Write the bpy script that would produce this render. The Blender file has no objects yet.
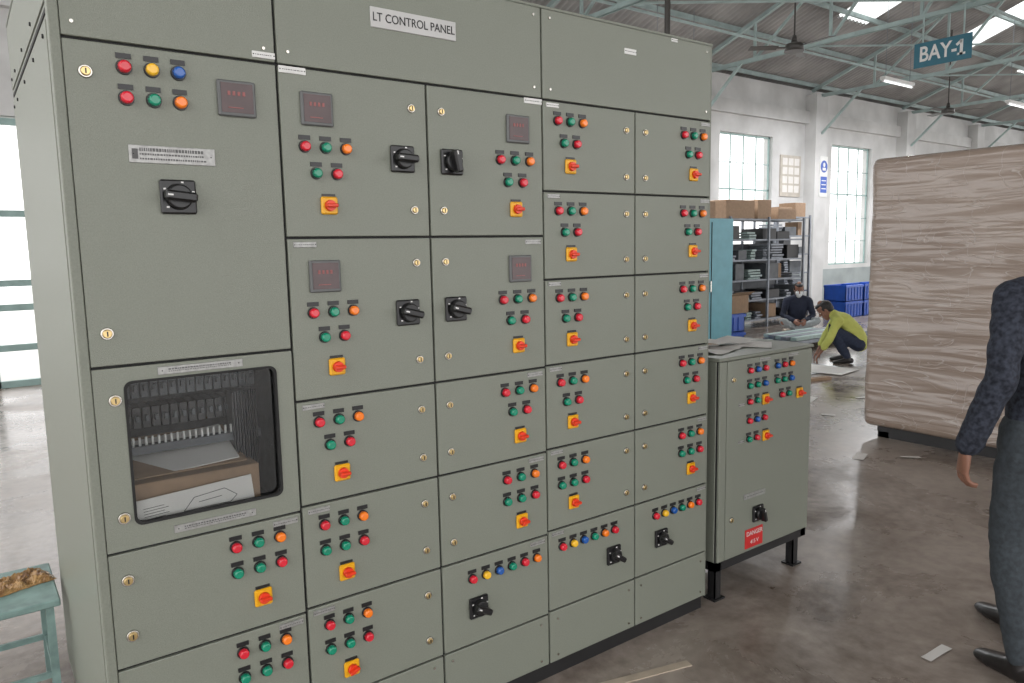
import bpy, bmesh, math, random
from mathutils import Vector, Matrix, noise
random.seed(4)
scn=bpy.context.scene
COL=bpy.context.collection
def link(o): COL.objects.link(o); return o
def empty(name,loc=(0,0,0)):
    e=bpy.data.objects.new(name,None); e.location=loc; e.empty_display_size=.1; return link(e)
# ---------------------------------------------------------------- materials
def pmat(name,col,rough=.5,metal=0,var=0,vscale=8,bump=0,bscale=200,stretch=(1,1,1),emit=0,spec=.5,trans=0,coat=0,col2=None,detail=4,rvar=0,alpha=1):
    m=bpy.data.materials.new(name); m.use_nodes=True; nt=m.node_tree; N=nt.nodes; L=nt.links
    b=N['Principled BSDF']
    b.inputs['Base Color'].default_value=(*col,1); b.inputs['Roughness'].default_value=rough; b.inputs['Metallic'].default_value=metal
    b.inputs['Specular IOR Level'].default_value=spec; b.inputs['Transmission Weight'].default_value=trans; b.inputs['Coat Weight'].default_value=coat
    b.inputs['Alpha'].default_value=alpha
    if emit:
        b.inputs['Emission Color'].default_value=(*col,1); b.inputs['Emission Strength'].default_value=emit
    tc=N.new('ShaderNodeTexCoord'); mp=N.new('ShaderNodeMapping'); mp.inputs['Scale'].default_value=stretch
    L.new(tc.outputs['Object'],mp.inputs[0])
    if var or col2 or rvar:
        n=N.new('ShaderNodeTexNoise'); n.inputs['Scale'].default_value=vscale; n.inputs['Detail'].default_value=detail
        L.new(mp.outputs[0],n.inputs['Vector'])
        r=N.new('ShaderNodeValToRGB'); r.color_ramp.elements[0].position=.32; r.color_ramp.elements[1].position=.68
        c2=col2 or tuple(min(1,c*(1+var)) for c in col); c1=col if col2 else tuple(c*(1-var) for c in col)
        r.color_ramp.elements[0].color=(*c1,1); r.color_ramp.elements[1].color=(*c2,1)
        L.new(n.outputs['Fac'],r.inputs[0]); L.new(r.outputs[0],b.inputs['Base Color'])
        if rvar:
            mr=N.new('ShaderNodeMapRange'); mr.inputs['To Min'].default_value=max(0,rough-rvar); mr.inputs['To Max'].default_value=rough+rvar
            mr.inputs['From Min'].default_value=.3; mr.inputs['From Max'].default_value=.7
            L.new(n.outputs['Fac'],mr.inputs[0]); L.new(mr.outputs[0],b.inputs['Roughness'])
    if bump:
        n2=N.new('ShaderNodeTexNoise'); n2.inputs['Scale'].default_value=bscale; n2.inputs['Detail'].default_value=3
        L.new(mp.outputs[0],n2.inputs['Vector'])
        bp=N.new('ShaderNodeBump'); bp.inputs['Strength'].default_value=bump; bp.inputs['Distance'].default_value=.01
        L.new(n2.outputs['Fac'],bp.inputs['Height']); L.new(bp.outputs[0],b.inputs['Normal'])
    return m
PAINT=pmat('panel_paint',(.226,.242,.200),.36,var=.07,vscale=260,bump=.18,bscale=420)
PAINT2=pmat('panel_paint_side',(.215,.23,.19),.40,var=.07,vscale=260,bump=.18,bscale=420)
GASK=pmat('gasket_black',(.012,.012,.012),.7,var=.2)
BLACK=pmat('black_plastic',(.012,.012,.013),.28,var=.1)
BLKSTEEL=pmat('black_steel',(.015,.015,.016),.45,var=.2)
BRASS=pmat('lock_brass',(.62,.46,.22),.28,metal=1,var=.1,vscale=60)
CHROME=pmat('chrome',(.62,.59,.54),.25,metal=1,var=.05)
ALU=pmat('engraved_aluminium',(.36,.36,.35),.4,metal=.5,var=.15,vscale=90)
ALUDK=pmat('label_print',(.11,.11,.11),.6,var=.1)
WHITE=pmat('white_label',(.78,.78,.76),.5,var=.04)
OFFW=pmat('plate_silver',(.55,.55,.54),.4,var=.05)
INK=pmat('black_ink',(.02,.02,.02),.6,var=.1)
LAMPC={'r':pmat('lamp_red',(.62,.012,.03),.18,var=.08,emit=.12,coat=.5),'g':pmat('lamp_green',(.0,.23,.13),.18,var=.08,emit=.1,coat=.5),
 'o':pmat('lamp_amber',(.85,.19,.01),.18,var=.08,emit=.15,coat=.5),'y':pmat('lamp_yellow',(.85,.48,.02),.18,var=.08,emit=.1,coat=.5),'b':pmat('lamp_blue',(.01,.09,.36),.18,var=.08,emit=.1,coat=.5)}
YEL=pmat('switch_yellow',(.85,.42,.01),.35,var=.04)
REDK=pmat('switch_red',(.8,.05,.015),.3,var=.05)
METER=pmat('meter_bezel',(.12,.125,.125),.4,var=.1)
METERW=pmat('meter_window',(.075,.040,.040),.12,var=.15,vscale=20)
METERT=pmat('meter_segment',(.30,.09,.085),.4,var=.1)
CARD=pmat('cardboard',(.33,.22,.14),.8,var=.1,vscale=20)
PAPER=pmat('paper',(.72,.70,.67),.7,var=.04)
DARKIN=pmat('compartment_inside',(.03,.033,.035),.6,var=.3,vscale=30)
DEVICE=pmat('device_grey',(.10,.11,.12),.5,var=.2)
WALL=pmat('whitewash_wall',(.52,.52,.51),.9,var=0,col2=(.70,.70,.69),vscale=1.3,bump=.1,bscale=30,detail=7)
FRAMEG=pmat('green_frame_paint',(.30,.42,.40),.5,var=.1)
TRUSS=pmat('truss_paint',(.36,.45,.44),.5,var=.15,vscale=4)
ROOF=pmat('asbestos_sheet',(.36,.35,.34),.9,var=.25,vscale=1.2)
BLUE=pmat('blue_plastic',(.01,.08,.45),.35,var=.1)
CYAN=pmat('cyan_cabinet_paint',(.16,.42,.50),.4,var=.06)
GREYM=pmat('grey_metal',(.22,.24,.27),.45,metal=.3,var=.25,vscale=6)
LTGREEN=pmat('pale_green_metal',(.34,.44,.42),.45,var=.12,vscale=15)
STOOLG=pmat('stool_green_paint',(.22,.33,.31),.5,var=.25,vscale=18)
FLUO=pmat('tube_white',(.9,.92,.95),.4,emit=1.5,var=.02)
SIGNB=pmat('sign_teal',(.04,.16,.22),.5,var=.05)
REDS=pmat('danger_red',(.6,.02,.02),.4,var=.05)
WOOD=pmat('wood_strip',(.45,.38,.3),.7,var=.1,vscale=20)
PLAST=pmat('brown_packet',(.16,.075,.03),.25,col2=(.50,.30,.12),vscale=28,bump=.6,bscale=40)
def glassmat():
    m=bpy.data.materials.new('acrylic_pane'); m.use_nodes=True; nt=m.node_tree; N=nt.nodes; L=nt.links; N.clear()
    o=N.new('ShaderNodeOutputMaterial'); mx=N.new('ShaderNodeMixShader'); t=N.new('ShaderNodeBsdfTransparent'); g=N.new('ShaderNodeBsdfGlossy'); f=N.new('ShaderNodeFresnel')
    g.inputs['Roughness'].default_value=.05; t.inputs[0].default_value=(.93,.94,.94,1); f.inputs['IOR'].default_value=1.45
    L.new(f.outputs[0],mx.inputs[0]); L.new(t.outputs[0],mx.inputs[1]); L.new(g.outputs[0],mx.inputs[2]); L.new(mx.outputs[0],o.inputs[0]); return m
PANE=glassmat()
def translmat():
    m=bpy.data.materials.new('translucent_sheet'); m.use_nodes=True; nt=m.node_tree; N=nt.nodes; L=nt.links; N.clear()
    o=N.new('ShaderNodeOutputMaterial'); t=N.new('ShaderNodeBsdfTranslucent'); n=N.new('ShaderNodeTexNoise'); n.inputs['Scale'].default_value=2
    r=N.new('ShaderNodeValToRGB'); r.color_ramp.elements[0].color=(.8,.85,.83,1); r.color_ramp.elements[1].color=(.9,.93,.93,1)
    L.new(n.outputs[0],r.inputs[0]); L.new(r.outputs[0],t.inputs[0]); L.new(t.outputs[0],o.inputs[0]); return m
SKYL=translmat()
# ---------------------------------------------------------------- mesh builder
class MB:
    def __init__(s,name,parent=None):
        s.name=name; s.parent=parent; s.bm=bmesh.new(); s.mats=[]
    def mi(s,m):
        if m not in s.mats: s.mats.append(m)
        return s.mats.index(m)
    def merge(s,t,mat,smooth=False,M=None):
        i=s.mi(mat)
        if M is not None: bmesh.ops.transform(t,matrix=M,verts=t.verts)
        for f in t.faces: f.material_index=i; f.smooth=smooth
        me=bpy.data.meshes.new('t'); t.to_mesh(me); t.free(); s.bm.from_mesh(me); bpy.data.meshes.remove(me)
    def box(s,x0,x1,y0,y1,z0,z1,mat,bev=0,M=None,seg=1):
        t=bmesh.new(); bmesh.ops.create_cube(t,size=1)
        for v in t.verts: v.co=Vector(((x0+x1)/2+v.co.x*(x1-x0),(y0+y1)/2+v.co.y*(y1-y0),(z0+z1)/2+v.co.z*(z1-z0)))
        if bev: bmesh.ops.bevel(t,geom=t.edges[:],offset=bev,segments=seg,affect='EDGES',profile=.5)
        s.merge(t,mat,False,M)
    def cone(s,p0,p1,r0,r1,mat,seg=16,smooth=True,bev=0):
        p0=Vector(p0);p1=Vector(p1);d=p1-p0
        t=bmesh.new(); bmesh.ops.create_cone(t,cap_ends=True,segments=seg,radius1=r0,radius2=r1,depth=d.length)
        if bev:
            es=[e for e in t.edges if all(v.co.z>0 for v in e.verts)]
            bmesh.ops.bevel(t,geom=es,offset=bev,segments=2,affect='EDGES',profile=.5)
        M=Matrix.Translation((p0+p1)/2)@d.to_track_quat('Z','Y').to_matrix().to_4x4()
        i=s.mi(mat)
        bmesh.ops.transform(t,matrix=M,verts=t.verts)
        for f in t.faces: f.material_index=i; f.smooth=smooth and len(f.verts)<=4
        me=bpy.data.meshes.new('t'); t.to_mesh(me); t.free(); s.bm.from_mesh(me); bpy.data.meshes.remove(me)
    def beam(s,p0,p1,w,h,mat):
        p0=Vector(p0);p1=Vector(p1);d=p1-p0; L=d.length
        x=d.normalized(); up=Vector((0,0,1)) if abs(x.z)<.95 else Vector((1,0,0)); y=up.cross(x).normalized(); z=x.cross(y)
        R=Matrix((x,y,z)).transposed().to_4x4(); s.box(0,L,-w/2,w/2,-h/2,h/2,mat,M=Matrix.Translation(p0)@R)
    def sph(s,c,r,mat,seg=16,M=None):
        t=bmesh.new(); bmesh.ops.create_uvsphere(t,u_segments=seg,v_segments=seg//2+2,radius=1)
        rr=r if hasattr(r,'__len__') else (r,r,r)
        A=Matrix.Translation(c)@Matrix.Diagonal((*rr,1)); s.merge(t,mat,True,(M@A) if M is not None else A)
    def ring(s,outer,inner,y0,y1,mat):
        i=s.mi(mat); b=s.bm; n=len(outer)
        of=[b.verts.new((x,y0,z)) for x,z in outer]; inf=[b.verts.new((x,y0,z)) for x,z in inner]
        ob=[b.verts.new((x,y1,z)) for x,z in outer]; ib=[b.verts.new((x,y1,z)) for x,z in inner]
        for k in range(n):
            j=(k+1)%n
            for q in ((of[k],of[j],inf[j],inf[k]),(of[k],ob[k],ob[j],of[j]),(inf[k],inf[j],ib[j],ib[k]),(ob[k],ib[k],ib[j],ob[j])):
                f=b.faces.new(q); f.material_index=i
    def done(s,loc=None):
        bmesh.ops.recalc_face_normals(s.bm,faces=s.bm.faces[:])
        me=bpy.data.meshes.new(s.name); s.bm.to_mesh(me); s.bm.free()
        for m in s.mats: me.materials.append(m)
        o=bpy.data.objects.new(s.name,me); link(o)
        if s.parent: o.parent=s.parent
        return o
def rrect(x0,x1,z0,z1,r,n=5):
    P=[]
    for cx,cz,a0 in ((x1-r,z1-r,0),(x0+r,z1-r,90),(x0+r,z0+r,180),(x1-r,z0+r,270)):
        for k in range(n+1):
            a=math.radians(a0+90*k/n); P.append((cx+r*math.cos(a),cz+r*math.sin(a)))
    return P
def text(body,size,loc,rot,mat,parent,name='lettering',ext=.0004,sx=1,bold=0):
    c=bpy.data.curves.new(name,'FONT'); c.body=body; c.size=size; c.align_x='CENTER'; c.align_y='CENTER'; c.extrude=ext; c.offset=bold
    c.materials.append(mat); o=bpy.data.objects.new(name,c); link(o); o.location=loc; o.rotation_euler=rot; o.scale=(sx,1,1)
    if parent: o.parent=parent
    return o
RF=(math.pi/2,0,0)
# ---------------------------------------------------------------- devices on a front face (y = front, facing -Y)
def lamp(b,x,z,c,y=0,r=.0155,lab=True):
    b.cone((x,y+.001,z),(x,y-.006,z),r*1.12,r*1.05,BLACK,18)
    b.cone((x,y-.006,z),(x,y-.020,z),r*.92,r*.8,LAMPC[c],18,bev=.004)
    if lab: b.box(x-.0165,x+.0165,y-.003,y+.001,z+r*1.2,z+r*1.2+.012,BLACK)
def ysw(b,x,z,y=0,s=.0245,rot=0):
    b.box(x-s,x+s,y-.010,y+.001,z-s,z+s,YEL,bev=.004)
    b.cone((x,y-.010,z),(x,y-.020,z),s*.66,s*.6,REDK,20)
    M=Matrix.Translation((x,y-.025,z))@Matrix.Rotation(rot,4,'Y')
    b.box(-s*.66,s*.7,-.008,.008,-s*.22,s*.22,REDK,bev=.003,M=M)
    b.box(x-s*.8,x+s*.8,y-.003,y+.001,z+s+.001,z+s+.008,BLACK)
def rot_black(b,x,z,y=0,s=.037,rot=0):
    b.box(x-s,x+s,y-.012,y+.001,z-s,z+s,BLACK,bev=.004)
    b.cone((x,y-.012,z),(x,y-.028,z),s*.78,s*.7,BLACK,24,bev=.003)
    M=Matrix.Translation((x,y-.036,z))@Matrix.Rotation(rot,4,'Y')
    b.box(-s*.88,s*.88,-.015,.014,-s*.28,s*.28,BLACK,bev=.005,M=M)
    b.box(-s*.8,-s*.5,-.0155,-.0145,-.002,.002,WHITE,M=M)
    for a in (.35,1.3,2.6,3.9): b.box(x+s*.88*math.cos(a)-.003,x+s*.88*math.cos(a)+.003,y-.013,y-.011,z+s*.88*math.sin(a)-.002,z+s*.88*math.sin(a)+.002,WHITE)
def lock(b,x,z,y=0,r=.0135):
    b.cone((x,y+.001,z),(x,y-.005,z),r,r*.9,CHROME,20,bev=.001)
    b.cone((x,y-.005,z),(x,y-.010,z),r*.72,r*.62,BRASS,16,bev=.001)
    b.box(x-.0015,x+.0015,y-.0108,y-.009,z-.006,z+.006,BLACK)
def meter(b,x,z,y=0,w=.046,h=.045):
    b.box(x-w,x+w,y-.010,y+.001,z-h,z+h,METER,bev=.003)
    b.box(x-w*.84,x+w*.84,y-.0115,y-.009,z-h*.80,z+h*.84,METERW)
    for k in range(4): b.box(x-w*.5+k*w*.26,x-w*.5+k*w*.26+w*.14,y-.0125,y-.011,z+h*.15,z+h*.38,METERT)
    b.box(x-w*.5,x+w*.3,y-.0125,y-.011,z-h*.55,z-h*.50,METERT)
def plate(b,x,z,w=.07,h=.017,y=0,mat=None,lines=1):
    b.box(x-w/2,x+w/2,y-.003,y+.001,z-h/2,z+h/2,mat or ALU,bev=.0008)
    lm=ALUDK
    for l in range(lines):
        zz=z+(lines-1)*h*.13-l*h*.26; xx=x-w*.38
        while xx<x+w*.36:
            wd=random.uniform(.002,.006); b.box(xx,min(xx+wd,x+w*.4),y-.0036,y-.002,zz-h*(.09 if l==0 and lines>1 else .05),zz+h*(.09 if l==0 and lines>1 else .05),lm); xx+=wd+.002
    for sx in (-1,1): b.cone((x+sx*w*.45,y-.002,z),(x+sx*w*.45,y-.0045,z),.0018,.0014,BLACK,8)
def bolt(b,x,z,y=0,r=.006):
    b.cone((x,y+.001,z),(x,y-.004,z),r,r*.9,CHROME,6,smooth=False)
# ================================================================= MAIN PANEL
XC=[.222,.733,1.189,1.640,2.087,2.523]
zH=2.09; zT=2.392
PAN=empty('electrical_control_panel')
DEP=1.18; g=.0035
b=MB('body',PAN)
x0,x1=XC[0]-.004,XC[5]
yb=.016
b.box(XC[1],x1,yb,DEP,.057,zT-.01,PAINT2)
b.box(x0,XC[1],yb,DEP,.057,.860,PAINT2); b.box(x0,XC[1],yb,DEP,1.322,zT-.01,PAINT2)
b.box(x0,x0+.03,yb,DEP,.86,1.322,PAINT2); b.box(x0+.03,XC[1],.42,DEP,.86,1.322,PAINT2)
b.box(x0,x1,yb-.006,yb,.057,.860,GASK); b.box(x0,x1,yb-.006,yb,1.322,zT-.006,GASK); b.box(XC[1],x1,yb-.006,yb,.86,1.322,GASK); b.box(x0,x0+.045,yb-.006,yb,.86,1.322,GASK); b.box(XC[1]-.04,XC[1],yb-.006,yb,.86,1.322,GASK)
b.box(x0-.002,x0+.02,-.002,yb+.02,.057,zT,PAINT2,bev=.002)
b.box(x1-.004,x1+.003,0,yb+.02,.057,zT,PAINT2)
b.box(x0-.003,x1+.003,-.003,DEP,zT-.008,zT,PAINT2)
zs=2.15
b.box(x0-.0025,x0,.03,DEP-.03,zs-.005,zs+.005,GASK)
b.box(x0-.004,x0,.035,DEP-.03,zs+.02,zT-.02,PAINT2,bev=.001); b.box(x0-.004,x0,.035,DEP-.03,.10,zs-.02,PAINT2,bev=.001)
for yy in (.09,.35,.65,.95,1.1):
    for zz in (zs-.045,zs+.045): b.cone((x0-.003,yy,zz),(x0-.008,yy,zz),.006,.005,BLACK,6)
b.box(x0+.01,x1-.01,.012,DEP,.0,.057,BLKSTEEL)
b.done()
b=MB('doors',PAN)
def door(c0,c1,z0,z1,l=0,hole=None):
    X0=XC[c0]+g+(0.014 if c0==0 else 0); X1=XC[c1]-g
    b.box(X0,X1,0,.014,z0+g,z1-g,PAINT,bev=.0022,seg=2)
zr={'A':[zH,1.324,.857,.552,.255,.057],'B':[zH,1.632,1.174,.868,.560,.255,.057],'D':[zH,1.785,1.481,1.178,.874,.569,.262,.057]}
for k in (0,2,3,4): door(0,1,zr['A'][k+1],zr['A'][k])
for c in (1,2):
    for k in range(6): door(c,c+1,zr['B'][k+1],zr['B'][k])
for c in (3,4):
    for k in range(7): door(c,c+1,zr['D'][k+1],zr['D'][k])
door(0,1,zH,zT-.004); door(1,3,zH,zT-.004); door(3,5,zH,zT-.004)
X0=XC[0]+g+.014; X1=XC[1]-g; wx0,wx1,wz0,wz1=.306,.684,.918,1.285
b.ring(rrect(X0,X1,.857+g,1.324-g,.002),rrect(wx0,wx1,wz0,wz1,.02),0,.014,PAINT)
b.ring(rrect(wx0-.0005,wx1+.0005,wz0-.0005,wz1+.0005,.02),rrect(wx0+.006,wx1-.006,wz0+.006,wz1-.006,.018),-.003,.012,GASK)
b.box(wx0-.01,wx1+.01,.0142,.0152,wz0-.01,wz1+.01,PANE)
b.done()
b=MB('fittings',PAN)
def L3(x,z,cs,dx=.0605,lab=True,r=.0155):
    for k,c in enumerate(cs):
        if c!=' ': lamp(b,x+k*dx,z,c,lab=lab,r=r)
L3(.364,2.036,'ryb',r=.0165); L3(.364,1.965,'rgo',r=.0165)
meter(b,.622,1.988,w=.048,h=.045); plate(b,.459,1.836,.2,.042,mat=ALU,lines=3); rot_black(b,.463,1.735,s=.042,rot=.1)
b.box(.366,.379,-.0042,-.003,1.824,1.848,ALUDK)
lock(b,.282,2.017,r=.016);lock(b,.280,1.406,r=.016)
lock(b,.285,1.241,r=.016);lock(b,.283,.943,r=.016)
plate(b,.49,1.303,.21,.02,lines=2); plate(b,.50,.887,.21,.02,lines=2)
for top,cs in ((.857,('rgo','ggr')),(.552,('rgo','ggr'))):
    L3(.546,top-.057,cs[0]); L3(.546,top-.130,cs[1]); ysw(b,.610,top-.218); lock(b,.279,top-.075,r=.016); lock(b,.279,top-.222,r=.016)
    plate(b,.685,top-.02,.07,.016)
for c,xl,xy,xr in ((1,.799,.861,1.098),(2,1.459,1.520,1.271)):
    for k in range(5):
        top=zr['B'][k]
        if k<2:
            meter(b,.838 if c==1 else 1.532,top-.108)
            L3(xl,top-.210,'rgo'); L3(xl+.03,top-.281,'gr'); ysw(b,xy,top-.369); rot_black(b,xr,top-.228,s=.039,rot=(.05,.25)[k]+(1.3 if c==2 and k==0 else 0))
            zl=(top-.078,top-.377)
        elif c==2 and k==4:
            L3(1.307,top-.071,'rybgro',dx=.0553); rot_black(b,1.328,top-.176,s=.037,rot=.5); zl=None
        else:
            L3(xl,top-.066,'rgo'); 
            if k==2: L3(xl+.03,top-.137,'gr')
            else: L3(xl,top-.143,'ggr')
            ysw(b,xy,top-.226,rot=-.4 if k==4 else 0); zl=(top-.078,top-.233)
        xk=1.135 if c==1 else 1.239
        if zl:
            for z in zl: lock(b,xk,z)
        if k==0: plate(b,(.775 if c==1 else 1.60),top-.011,.075,.018,mat=WHITE)
        else: plate(b,(.785 if c==1 else 1.59),top-.019,.066,.015)
for c,xl,xy,xk in ((3,1.705,1.762,2.037),(4,2.357,2.417,2.139)):
    for k in range(6):
        top=zr['D'][k]
        if k<5:
            L3(xl,top-.066,'rgo',dx=.0575); 
            if k==4: L3(xl,top-.142,'ggr',dx=.0575)
            else: L3(xl+.028,top-.140,'gr',dx=.058)
            ysw(b,xy,top-.218); lock(b,xk,top-.073); lock(b,xk,top-.242)
        else:
            L3(1.705 if c==3 else 2.203,top-.07,'rybgor',dx=.053); rot_black(b,1.965 if c==3 else 2.236,top-.172,s=.036,rot=.6)
        plate(b,(1.685 if c==3 else 2.49),top-.016,.055,.014,mat=WHITE if k==0 and c==3 else None)
for x in (.30,.70,.78,1.15,1.22,1.60,1.68,2.05,2.12,2.49):
    bolt(b,x,.225,r=.005); bolt(b,x,.085,r=.005)
for x in (.262,.700,.765,1.605,1.675,2.49):
    for z in (zT-.035,zH+.035): bolt(b,x,z,r=.005)
plate(b,.70,2.108,.06,.016,mat=WHITE); plate(b,2.06,2.300,.06,.02,mat=WHITE); plate(b,2.30,2.375,.035,.012,mat=WHITE)
b.box(1.013,1.300,-.004,.001,2.228,2.284,OFFW,bev=.001)
b.done()
text('LT CONTROL PANEL',.0345,(1.1565,-.0048,2.256),RF,INK,PAN,'name_lettering',sx=.85)
b=MB('compartment_contents',PAN)
b.box(x0+.03,XC[1]-.02,.40,.42,.86,1.32,DARKIN); b.box(x0+.03,x0+.035,.02,.42,.86,1.32,DARKIN); b.box(XC[1]-.025,XC[1]-.0,.02,.42,.86,1.32,DARKIN)
b.box(x0+.03,XC[1],.02,.42,.86,.866,DARKIN); b.box(x0+.03,XC[1],.02,.42,1.316,1.322,DARKIN)
for row,zz in enumerate((1.235,1.15)):
    b.box(.27,.70,.28,.30,zz-.02,zz+.015,GREYM)
    for k in range(17):
        xx=.28+k*.024; b.box(xx,xx+.021,.20,.28,zz-.03,zz+.03,DEVICE if row==0 else BLACK,bev=.002)
        b.box(xx+.006,xx+.014,.185,.2,zz-.008,zz+.008,DEVICE)
for k in range(22):
    xx=.31+k*.016; b.cone((xx,.16,1.082),(xx,.16,1.105),.0035,.0035,WHITE,8)
b.box(.30,.68,.15,.18,1.06,1.082,DEVICE)
for k in range(9): b.box(.60+.008*k,.604+.008*k,.14,.2,.95,1.2,BLACK)
b.box(.30,.64,.06,.24,.868,1.005,CARD,bev=.002)
b.box(.30,.62,.10,.34,1.012,1.016,CARD,M=Matrix.Translation((.46,.2,1.02))@Matrix.Rotation(.25,4,'X')@Matrix.Translation((-.46,-.2,-1.0)))
b.box(.30,.60,.10,.30,1.04,1.043,PAPER,M=Matrix.Translation((.45,.2,1.04))@Matrix.Rotation(.3,4,'X')@Matrix.Rotation(-.06,4,'Y')@Matrix.Translation((-.45,-.2,-1.04)))
PM=Matrix.Translation((.46,.03,.9))@Matrix.Rotation(-.15,4,'X')@Matrix.Rotation(-.05,4,'Y')@Matrix.Translation((-.46,-.03,-.9))
b.box(.318,.615,.03,.033,.868,.975,PAPER,M=PM)
for k in range(5): b.box(.335,.385+.01*(k%2),.029,.03,.950-.007*k,.9512-.007*k,INK,M=PM)
for q0,q1 in (((.43,.92),(.46,.95)),((.46,.95),(.54,.955)),((.54,.955),(.57,.93)),((.43,.92),(.55,.915)),((.55,.915),(.57,.93)),((.47,.935),(.53,.937))):
    b.beam(PM@Vector((q0[0],.0293,q0[1])),PM@Vector((q1[0],.0293,q1[1])),.001,.0016,ALUDK)
b.box(.338,.365,.029,.03,.89,.91,ALUDK,M=PM)
b.done()
# ================================================================= SMALL PANEL
SP=empty('small_control_panel')
b=MB('cabinet',SP); sx0,sx1=2.606,3.312
b.box(sx0,sx1,.018,.44,.175,1.09,PAINT2,bev=.003); b.box(sx0-.006,sx1+.006,-.004,.446,1.088,1.104,PAINT2,bev=.003)
b.box(sx0+.002,sx1-.002,.010,.018,.178,1.088,GASK)
b.box(sx0+.003,sx0+.05,0,.012,.18,1.085,PAINT,bev=.002); b.box(sx0+.055,sx1-.003,0,.012,.18,1.085,PAINT,bev=.002)
b.box(sx0,sx1,.01,.05,.135,.175,BLKSTEEL); b.box(sx0,sx1,.40,.44,.135,.175,BLKSTEEL); b.box(sx0,sx0+.04,.01,.44,.135,.175,BLKSTEEL); b.box(sx1-.04,sx1,.01,.44,.135,.175,BLKSTEEL)
for x in (sx0+.003,sx1-.10):
    for y in (.012,.40):
        b.box(x,x+.04,y,y+.006,0,.15,BLKSTEEL); b.box(x,x+.006,y,y+.04,0,.15,BLKSTEEL); b.box(x-.012,x+.06,y-.01,y+.055,0,.008,BLKSTEEL)
b.done()
b=MB('fittings',SP)
L3(2.815,1.030,'rbr',dx=.056,r=.0145); L3(3.02,1.030,'bro',dx=.056,r=.0145)
L3(2.815,.960,'ggb',dx=.056,r=.0145); L3(3.02,.960,'ggb',dx=.056,r=.0145)
L3(2.815,.888,'rg',dx=.056,r=.0145); ysw(b,2.935,.883,s=.024); L3(3.06,.888,'rg',dx=.056,r=.0145); ysw(b,3.205,.878,s=.024)
L3(2.815,.800,'rbr',dx=.056,r=.0145); L3(2.815,.715,'gr',dx=.056,r=.0145); ysw(b,2.942,.712,s=.024)
rot_black(b,2.893,.350,s=.038,rot=1.3); lock(b,2.70,1.0); lock(b,2.70,.36)
plate(b,2.87,.445,.16,.025); plate(b,2.93,1.07,.08,.014); plate(b,3.15,1.07,.08,.014); plate(b,2.76,.88,.04,.012); plate(b,2.76,.71,.04,.012)
b.box(2.805,2.935,-.004,.001,.195,.285,REDS,bev=.001)
b.done()
text('DANGER',.030,(2.87,-.0055,.264),RF,WHITE,SP,'danger_lettering')
text('415 V',.026,(2.87,-.0055,.222),RF,WHITE,SP,'danger_lettering')
b=MB('paper_sheets')
def sheet(b,cx,cy,z,w,d,a,mat,amp=.006,n=8,tilt=0):
    t=bmesh.new(); bmesh.ops.create_grid(t,x_segments=n,y_segments=n,size=.5)
    for v in t.verts:
        v.co=Vector((v.co.x*w,v.co.y*d,0)); v.co.z=abs(noise.noise(v.co*6+Vector((cx*7,cy*3,z))))*amp*2
    b.merge(t,mat,True,Matrix.Translation((cx,cy,z))@Matrix.Rotation(a,4,'Z'))
sheet(b,2.80,.2,1.106,.30,.21,.3,PAPER,.01); sheet(b,2.95,.28,1.118,.3,.21,-.2,PAPER,.012); sheet(b,2.72,.30,1.128,.21,.25,.1,CARD,.012); sheet(b,3.08,.16,1.106,.21,.15,.6,PAPER,.006)
b.done()
# ================================================================= ROOM
PIL=[17.7+4.6*k for k in range(-4,5)]
WIN=[(14.1+4.6*k,16.1+4.6*k) for k in range(-2,5)]
YW=9.0; zE=5.25; SL=.36
b=MB('wall_back')
holes=[(-1.2,2.3,0,3.3)]+[(a,c,1.0,4.15) for a,c in WIN]
cur=-4.0
for a,c,zl,zh in holes:
    b.box(cur,a,YW,YW+.25,0,zE+.15,WALL)
    if zl>0: b.box(a,c,YW,YW+.25,0,zl,WALL)
    b.box(a,c,YW,YW+.25,zh,zE+.15,WALL); cur=c
b.box(cur,37,YW,YW+.25,0,zE+.15,WALL)
for x in PIL: b.box(x-.25,x+.25,YW-.3,YW,0,zE,WALL)
b.box(-4,37,YW-.12,YW,4.55,4.85,WALL)
WB=b.done()
b=MB('trim_1'); b.box(2.4,37,YW-.03,YW-.001,0,.9,pmat('grey_dado',(.32,.36,.36),.7,var=.15,vscale=2)); b.done()
for i,(a,c,zl,zh) in enumerate(holes):
    b=MB('window_%d'%(i+1))
    if i==0:
        for x in (a,.25,1.3,c-.08): b.box(x,x+.08,YW+.05,YW+.13,0,3.3,FRAMEG)
        for z in (.0,.45,.95,1.25,2.1,3.2): b.box(a,c,YW+.05,YW+.12,z,z+.08,FRAMEG)
    else:
        for k in range(5):
            x=a+(c-a-.05)*k/4; b.box(x,x+(.04 if k in(0,4) else .018),YW+.08,YW+.11,zl,zh,FRAMEG)
        for k in range(6):
            z=zl+(zh-zl-.05)*k/5; b.box(a,c,YW+.08,YW+.10,z,z+(.04 if k in (0,3,5) else .018),FRAMEG)
    b.done()
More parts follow.
